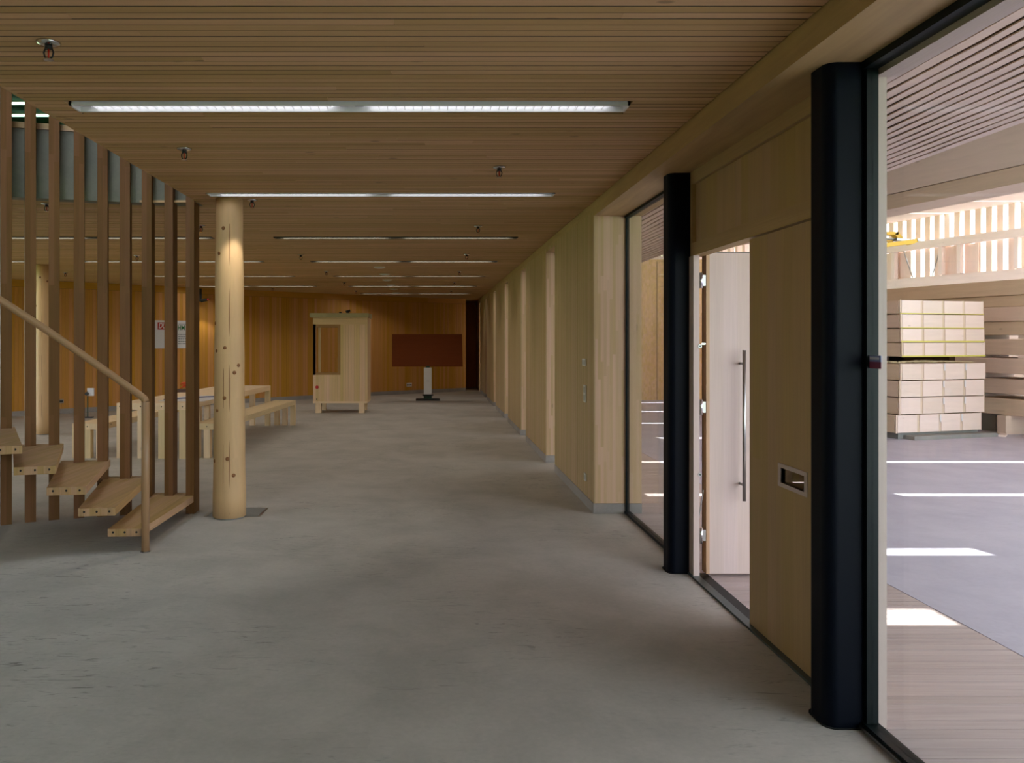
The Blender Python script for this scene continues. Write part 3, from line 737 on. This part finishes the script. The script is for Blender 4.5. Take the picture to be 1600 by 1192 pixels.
def text(s, x, z, size, mat, parent, shear=0.0, ext=0.001, sx=1.0):
    cu = bpy.data.curves.new('lettering', 'FONT'); cu.body = s; cu.size = size; cu.extrude = ext; cu.shear = shear; cu.offset = size*0.012
    t = bpy.data.objects.new('lettering', cu); COL.objects.link(t); t.parent = parent; t.location = (x, -0.006, z); t.rotation_euler = (math.pi/2, 0, 0); t.scale.x = sx
    cu.materials.append(MATS[mat]); bpy.context.view_layer.update()
    me = bpy.data.meshes.new_from_object(t.evaluated_get(bpy.context.evaluated_depsgraph_get()))
    q = bpy.data.objects.new('lettering_mesh', me); COL.objects.link(q); q.parent = parent
    q.location = t.location; q.rotation_euler = t.rotation_euler; q.scale = t.scale
    bpy.data.objects.remove(t); q.name = 'lettering'; return q
text('DU', 5*q, phh*0.72, 0.17, 'paper', o, 0.3, 0.001, 0.68)
text('HM', 35.2*q, phh*0.66, 0.155, 'green_print', o, 0, 0.001, 0.72)
m = MB()
for j, hgt in enumerate((0.50, 0.42, 0.34, 0.25, 0.17)):
    x = 36*q
    while x < 49*q: ww = random.uniform(0.02, 0.05); m.box(x, x+ww, -0.0045, -0.003, phh*hgt-0.012, phh*hgt+0.008); x += ww+0.012
m.box(36*q, 48*q, -0.0045, -0.003, phh*0.87, phh*0.885)
stuff(m.make('small_print', 'grey_print', o))
o, y = on_wall('wall_socket', 639, 601); tag(o, 'white triple socket low on back wall left of the brown board', 'wall fitting')
bevel(B(-0.09, 0.09, -0.012, 0, -0.055, 0.055).make('cover_plate', 'white_plastic', o), 0.004)
for k in (-1, 0, 1): MB().lathe((k*0.055, -0.014, 0), [(0.02, 0), (0.02, 0.004)], 12, axis='y').make('outlet', 'black_plastic', o)
o, y = on_wall('wall_socket', 95, 626); tag(o, 'small metal socket low on back wall behind leftmost slats', 'wall fitting')
bevel(B(-0.05, 0.05, -0.03, 0, -0.05, 0.03).make('cover_plate', 'steel', o), 0.004); B(-0.03, 0.03, -0.034, -0.03, -0.03, 0.01).make('outlet', 'black_plastic', o)
Y = 15.0; x = (137-PX)*Y/F
o = empty('sign_stand', (x, Y, 0)); tag(o, 'thin green pole with small white panel beyond the left bench', 'sign')
MB().tube([(0, 0, 0.02), (0, 0, 0.5)], 0.012, 8).make('pole', 'dark_green', o); B(-0.1, 0.1, -0.05, 0.05, 0, 0.02).make('foot', 'black_plastic', o)
B(0.0, 0.13, -0.03, 0, 0.43, 0.58).make('panel', 'paper', o); MB().lathe((0.0, -0.05, 0.47), [(0.035, 0), (0.035, 0.02)], 14, axis='y').make('knob', 'black_plastic', o)
x, y, an = wall_pt(313)
o = empty('wall_spotlight', (x+0.02, y-0.1, 2.60), an); tag(o, 'black bracket spotlight with red knob high on the back wall left of the log column', 'lamp')
B(-0.03, 0.03, -0.04, 0.0, -0.2, 0.1).make('bracket', 'black_plastic', o); MB().tube([(0, -0.04, -0.19), (0.14, -0.1, -0.15)], 0.035, 12).make('lamp_head', 'black_plastic', o, True)
MB().lathe((0.14, -0.12, -0.15), [(0.0, -0.03), (0.03, -0.015), (0.03, 0.015), (0.0, 0.03)], 12).make('knob', 'red_plastic', o, True)
spot('wall_wash', (x+0.15, y-0.35, 2.38), (x+0.35, y+0.1, 0.3), 22, 75, 0.5)
# ------------------------------------------------------------------ deck outside
dk = st(MB().make('deck_outside', 'deck_wood'), 'boardwalk of narrow boards along the glass outside')
st(B(1.72, 2.85, -4, 25, -0.2, -0.03, g='y').make('deck_bearer', 'dark_void'))
y = -4; fm = MB()
while y < 24:
    z = random.uniform(-0.0015, 0.0)
    if 2.4 < y < 6.2: B(1.74, 2.84, y, y+0.066, -0.025, z, g='x').make('board', 'deck_wood', dk)
    else: fm.box(1.74, 2.84, y, y+0.066, -0.025, z, g='x')
    y += 0.070
stuff(fm.make('far_boards', 'deck_wood', dk))
# ------------------------------------------------------------------ canopy of waney boards
ZCN = 2.97
can = st(MB().make('ceiling_canopy', 'canopy_wood'), 'canopy soffit of pale boards with wavy edges')
B(1.84, 3.96, -4, 22, ZCN+0.012, ZCN+0.2, g='y').make('canopy_deck', 'gap_wood', can)
x = 1.93; k = 0
while x < 3.93:
    pw_ = 0.092; n = 70; ph1, ph2 = random.uniform(0, 9), random.uniform(0, 9)
    def wv(y, e, s): 
        h = x*7.1+s*3.3
        return 0.005*math.sin(y*2.1+h*5)+0.0035*math.sin(y*5.3+h*9)+0.0025*math.sin(y*11.7+h*17)
    pts = []; fcs = []; uvs = []
    for j in range(n+1):
        yy = 1.5+20*(j/n)**1.3
        l_ = x+0.0135+wv(yy, 0, 0); r_ = x+pw_-0.0135+wv(yy, 1, 1)
        pts += [(l_, yy, ZCN), (r_, yy, ZCN), (r_, yy, ZCN+0.008), (l_, yy, ZCN+0.008)]
    mb = MB()
    for j in range(n):
        a = 4*j; b = 4*(j+1)
        for f in ((a, b, b+1, a+1), (a+1, b+1, b+2, a+2), (a+3, a, b, b+3)): 
            fcs.append(f); uvs.append([(pts[i][0]+pts[i][2], pts[i][1]) for i in f])
    mb._add(pts, fcs, uvs, random.random()); mb.make('board', 'canopy_wood', can)
    x += pw_
# ------------------------------------------------------------------ timber hall beyond
HB = Matrix.Translation((5.52, 9.5, 0)) @ Matrix.Rotation(math.radians(13.8), 4, 'Z')   # local y runs along the girder
gl = empty('glulam_girder', (5.52, 9.5, 0), math.radians(13.8)); tag(gl, 'big pale glulam girder crossing above the timber hall behind right glass', 'beam')
B(0, 0.22, -13, 5, 3.29, 4.1, g='y').make('girder_web', 'hall_wood', gl); B(0.012, 0.5, -13, 5, 3.107, 3.282, g='y').make('girder_flange', 'hall_board', gl)
# roof with daylight slots
rf = st(MB().make('ceiling_hall', 'hall_wood'), 'pale hall roof underside with daylight slots')
ZR = 6.2; SHX = 0.62*ZR
def fl(y): return y
slots = [(4.22, 0.24, 6.0, 2.89+SHX), (5.51, 0.17, 5.7, 40), (7.54, 0.12, 5.7, 40), (9.57, 0.12, 5.7, 40), (11.9, 0.13, 5.7, 8.2), (14.0, 0.13, 5.7, 8.2), (16.3, 0.14, 5.7, 40), (18.6, 0.14, 5.7, 40), (20.9, 0.14, 5.7, 40), (23.2, 0.14, 5.7, 40), (25.9, 0.16, 5.7, 40), (28.4, 0.2, 5.7, 40)]
rm = MB(); y = 0.0; XS = 16.5
for ys, wd_, xa, xb in slots:
    xe = XS if ys < 22 else 40
    y1_ = ys-wd_/2; wl = lambda q: 20.2-(q-26)*0.3288
    if ys < 22: rm.box(1.84, xe, y, y1_, ZR, ZR+0.12, g='x')
    else: rm.hexa([(1.84, y, ZR), (wl(y), y, ZR), (wl(y1_), y1_, ZR), (1.84, y1_, ZR), (1.84, y, ZR+.12), (wl(y), y, ZR+.12), (wl(y1_), y1_, ZR+.12), (1.84, y1_, ZR+.12)], 'x')
    if xa > 2: rm.box(1.84, xa, ys-wd_/2, ys+wd_/2, ZR, ZR+0.12, g='x')
    if xb < XS: rm.box(xb, XS, ys-wd_/2, ys+wd_/2, ZR, ZR+0.12, g='x')
    y = ys+wd_/2
rm.hexa([(1.84, y, ZR), (wl(y), y, ZR), (wl(46), 46, ZR), (1.84, 46, ZR), (1.84, y, ZR+.12), (wl(y), y, ZR+.12), (wl(46), 46, ZR+.12), (1.84, 46, ZR+.12)], 'x')
rm.make('roof_panel', 'hall_board', rf)
st(B(1.6, 1.84, -4, 25, CZ+0.35, 6.4, g='y').make('wall_divider', 'hall_wood'))
st(holed(5.5, 5.6).make('roof', 'roof_cover'))
# clerestory wall
TH = 18.2
CW = Matrix.Translation((20, 26, 0)) @ Matrix.Rotation(math.radians(TH), 4, 'Z')   # local y along the wall
cw = st(empty('wall_clerestory', (20, 26, 0), math.radians(TH)), 'hall wall with a band of upright fins and daylight between')
B(0, 0.3, -22, 20, 0, 3.5, g='y').make('lower_wall', 'hall_board', cw)
B(-0.12, 0.3, -22, 20, 3.5, 3.93, g='y').make('sill_beam', 'hall_wood', cw)
B(-0.35, -0.1, -22, 20, 4.98, 5.27, g='y').make('rail_beam', 'hall_wood', cw)
y = -9.9; k = 0; fin = MB()
filled = {}
while y < 16:
    B(0.0, 0.08, y, y+0.215, 3.93, ZR, g='z').make('fin', 'hall_board', cw)
    y += 0.39
for ya, yb in ((-0.0, 0.0),): pass
def t_at(px):
    k_ = (px-PX)/F; s_, c_ = math.sin(math.radians(TH)), math.cos(math.radians(TH))
    return (20-k_*26)/(k_*c_+s_)
for pa, pb in ((1530, 1509), (1500, 1479), (1425, 1408), (1404, 1381)):
    B(-0.05, 0.0, t_at(pa), t_at(pb), 3.93, 4.98, g='z').make('infill_panel', 'hall_board', cw)
for pp in (1404, 1478, 1507, 1597):
    t = t_at(pp); B(-0.3, -0.12, t-0.07, t+0.07, 3.93, 4.98, g='z').make('post', 'hall_wood', cw)
for pa, pb in ((1418, 1432), (1476, 1463)):
    MB().tube([(-0.2, t_at(pa), 4.98), (-0.2, t_at(pb), 3.93)], 0.02, 6).make('brace_rod', 'steel', cw)
m = MB(); m.box(1.84, 7.6, 19.4, 19.6, 0, 3.55)
os_ = st(m.make('wall_osb', 'osb'), 'tan board wall at the end of the hall')
m = MB()
m.box(5.69, 5.705, 19.396, 19.4, 0, 3.5)
m.make('seam', 'gap_wood', os_)
m = MB(); m.box(7.4, 7.6, 19.6, 36, 0, 3.55)
st(m.make('wall_osb_side', 'osb'))
# end band above the tan wall
eb = st(empty('wall_end_band', (1.84, 22, 0)), 'upright fins with daylight above the tan wall')
B(0, 10.4, 0.0, 0.2, 0, 3.9, g='x').make('lower_wall', 'hall_board', eb)
x = 0
while x < 10.3: B(x, x+0.12, 0, 0.2, 3.9, ZR, g='z').make('fin', 'hall_board', eb); x += 0.21
o = empty('leaning_panel', (4.55, 18.4, 0)); tag(o, 'pale sheet leaning against tan wall seen through the far glazing', 'panel')
MB().hexa([(0, 0.9, 1.6), (0.42, 0.9, 1.6), (0.42, 0.94, 1.6), (0, 0.94, 1.6), (0, 0.93, 3.5), (0.52, 0.93, 3.45), (0.52, 0.97, 3.45), (0, 0.97, 3.5)], 'z').make('sheet', 'hall_wood', o)
# crates stack
ANG = math.radians(16)
def crate_frame(): return (7.13, 11.7)
hs_low = [(0.0965, 0.379, 1.70), (0.379, 0.6425, 1.70), (0.6425, 0.90, 1.70), (0.90, 1.164, 1.70)]
hs_up = [(1.26, 1.486, 1.67), (1.486, 1.70, 1.67), (1.70, 1.92, 1.67), (1.92, 2.136, 1.67)]
names_low = ['bottom crate of the lower stack, resting on the dark platform', 'second crate from the floor in the lower stack', 'third crate from the floor in the lower stack', 'top crate of the lower stack, with wood wool on it']
names_up = ['bottom crate of the upper stack, above the wood wool', 'second crate from below in the upper stack', 'third crate from below in the upper stack', 'topmost crate of the whole stack']
px_l = [-0.065, 0, 0.0, 0.02, 0.045, 0.03, 0.02, 0.01]
for k, ((z0, z1, wc), nm) in enumerate(zip(hs_low+hs_up, names_low+names_up)):
    dx = px_l[k]; c, s = math.cos(ANG), math.sin(ANG)
    o = empty('timber_crate', (7.13+dx*c, 11.7+dx*s, z0), ANG); tag(o, 'pale timber ' + nm, 'crate', 'stacked timber crates')
    h = z1-z0-0.006
    B(0.012, wc-0.012, 0.02, 3.6, 0.004, h-0.004, g='y').make('body', 'hall_side', o)
    B(-0.004, 0.012, 0.03, 3.6, 0.01, h-0.012, g='y').make('side_board', 'hall_side', o)
    nb = 4; gap = 0.05; bw_ = (wc-0.05-gap*(nb-1))/nb
    for j in range(nb):
        xx = 0.03+j*(bw_+gap); B(xx, xx+bw_, -0.004, 0.02, 0.006, h-0.006, g='x').make('block', 'hall_wood', o)
    for j in range(nb-1):
        xx = 0.03+(j+1)*bw_+j*gap; B(xx, xx+gap, 0.004, 0.018, 0.002, h-0.002, g='z').make('batten', 'hall_side', o)
    B(0.0, 0.028, 0, 0.02, 0, h).make('batten', 'hall_side', o); B(wc-0.022, wc, 0, 0.02, 0, h).make('batten', 'hall_side', o)
    if k >= 4: B(0, wc, -0.007, -0.004 if k == 7 else -0.003, -0.002, 0.02 if k < 6 else 0.012).make('yellow_strip', 'yellow_foil', o)
    else:
        for j in (2, 3):
            B(j*0.43-0.01, j*0.43+0.02, -0.006, -0.004, h*0.55, h-0.01).make('tape_piece', 'paper', o)
c, s = math.cos(ANG), math.sin(ANG)
o = empty('wood_wool', (7.15, 11.72, 1.16), ANG); tag(o, 'loose pale wood wool between the lower and upper crate stacks', 'wood wool'); o['kind'] = 'stuff'
m = MB()
for k in range(220):
    x = random.uniform(-0.05, 1.5); y = random.uniform(-0.01, 0.25); a = random.uniform(0, 6.28); r = random.uniform(0.03, 0.08)
    m.tube([(x+r*math.cos(a+t*2.2), y+0.2*r*math.sin(a+t*2.2), 0.006+0.034*abs(math.sin(t*1.5+k))*(1-abs(x-0.6)/1.4)) for t in (0, .33, .66, 1)], 0.0035, 4)
stuff(m.make('strands', 'wood_wool', o))
for xx in (0.1, 1.45):
    o = empty('spacer_block', (7.13+xx*c, 11.7+xx*s+0.1, 1.158), ANG); tag(o, ('left' if xx < 1 else 'right') + ' wooden spacer under the upper crate stack', 'wood block', 'crate spacers')
    B(0, 0.12, 0.32, 3.3, 0, 0.102, g='y').make('block', 'gap_wood', o)
o = empty('platform', (7.3, 11.6, 0), ANG); tag(o, 'dark grey timber platform beneath the crates', 'platform')
B(0.0, 1.65, 0.0, 0.2, 0.0, 0.06, g='x').make('front_plank', 'plank_grey', o); B(-0.1, 1.5, 0.2, 3.4, 0.0, 0.09, g='x').make('deck', 'plank_grey', o)
# long timbers at right
lay = [(0.306, 0.573), (0.645, 0.893), (0.975, 1.23), (1.277, 1.535), (1.60, 1.82), (1.82, 2.055), (2.055, 2.24), (2.24, 2.49)]
ln = ['lowest', 'second from the floor', 'third from the floor', 'fourth from the floor', 'fifth from the floor', 'sixth from the floor', 'second from the top', 'topmost']
for k, (z0, z1) in enumerate(lay):
    off = 0.03*math.sin(k*2.3)
    o = empty('timber_beam', (9.3+off, 12.3, z0), ANG); tag(o, 'long pale timber beam right of the crates, ' + ln[k] + ' in its pile', 'beam', 'piled long timbers')
    bevel(B(0, 1.1, -4, 5.2, 0, z1-z0-0.004, g='y').make('timber', 'hall_side', o), 0.008)
    if k < 4:
        nz = lay[k+1][0]-z0
        for t in (-1.6, -0.35, 0.62, 2.2):
            if t < 5: B(0.02, 0.9, t+0.04*k, t+0.16+0.04*k, z1-z0-0.002, nz-0.003, g='x').make('spacer', 'hall_wood', o)
for j, (xx, yy) in enumerate(((9.2, 12.3), (9.6, 10.9))):
    o = empty('bearer', (xx, yy, 0), ANG); tag(o, 'squat timber bearer under the long pile, ' + ['middle one', 'nearest one', 'farthest one'][j], 'wood block', 'pile bearers')
    B(0, 1.2, 0, 0.14, 0, 0.3, g='x').make('block', 'hall_side', o)
o = empty('loose_plank', (8.98, 12.0, 0), math.radians(50)); tag(o, 'loose pale plank on the floor right of crates', 'plank', 'loose planks')
B(0, 0.3, 0, 0.1, 0, 0.03, g='x').make('plank', 'hall_wood', o)
o = empty('loose_plank', (9.15, 11.62, 0), math.radians(-8)); tag(o, 'loose plank stack end at the right picture edge on the floor', 'plank', 'loose planks')
B(0, 1.0, 0, 0.3, 0, 0.08, g='x').make('plank', 'hall_wood', o)
o = empty('bearer', (9.45, 12.6, 0), ANG); tag(o, 'long low grey filler added under the long pile to darken the gap', 'wood block', 'pile bearers')
B(0, 0.5, 0.2, 4.8, 0, 0.3, g='y').make('block', 'plank_grey', o)  # added filler: hides the bright floor, stands in for shade below the pile
# yellow crane arm
Yc = 25.0
def cp(px, py): return ((px-PX)*Yc/F, EYE-(py-PY)*Yc/F)
o = empty('crane_grab', (14.0, Yc, ZR)); tag(o, 'yellow crane arm under the hall roof beside the near steel column', 'crane')
def bar(p, q, t, nm, mat, yo=0, d=0.25):
    (x0, z0), (x1, z1) = cp(*p), cp(*q); n = Vector((-(z1-z0), 0, x1-x0)).normalized()*t/2
    P = [(x0-n.x, yo, z0-n.z), (x1-n.x, yo, z1-n.z), (x1-n.x, yo+d, z1-n.z), (x0-n.x, yo+d, z0-n.z), (x0+n.x, yo, z0+n.z), (x1+n.x, yo, z1+n.z), (x1+n.x, yo+d, z1+n.z), (x0+n.x, yo+d, z0+n.z)]
    MB(Matrix.Translation((-14.0, 0, -ZR))).hexa(P, 'x').make(nm, mat, o)
bar((1340, 363.5), (1404, 364.5), 0.10, 'upper_arm', 'yellow_paint'); bar((1401, 364), (1409, 374), 0.14, 'arm_bend', 'yellow_paint')
bar((1345, 371), (1405, 372.5), 0.05, 'tie_bar', 'grey_plastic', 0.1); bar((1345, 374), (1398, 376), 0.05, 'tie_bar', 'yellow_paint', 0.1)
bar((1375, 384.5), (1420, 378.5), 0.13, 'lower_arm', 'yellow_paint', -0.2); bar((1400, 374), (1424, 376), 0.08, 'joint', 'steel', -0.05)
bar((1420, 380), (1431, 375.5), 0.12, 'joint', 'yellow_paint', -0.1); bar((1430, 376), (1435, 374.5), 0.09, 'end_roller', 'steel', -0.1)
B(-0.15, 0.0, 0, 0.25, -3.0, 0).make('hanger', 'yellow_paint', o)
# trees and slope outside the hall
tl = ['nearest of', 'second of', 'third of', 'fourth of', 'fifth of', 'sixth of', 'seventh of', 'farthest of']
for k in range(8):
    x = 36.5-1.9*k; y = 15+5.6*k
    o = empty('tree', (x, y, 0)); tag(o, 'pale green tree beyond the hall fins, ' + tl[k] + ' the row', 'tree', 'trees beyond the hall')
    MB().lathe((0, 0, -0.3), [(0.25, 0), (0.15, 2.5)], 8).make('trunk', 'gap_wood', o)
    m = MB()
    for j in range(14):
        u = random.uniform(0, 6.28); rr = random.uniform(0, 1.5); zz = random.uniform(2, 4.6); q = random.uniform(0.7, 1.2)
        m.lathe((rr*math.cos(u), rr*math.sin(u), zz), [(0.01, -q), (q*0.7, -q*0.7), (q, 0), (q*0.7, q*0.7), (0.01, q)], 9)
    m.make('crown', 'foliage', o, True)
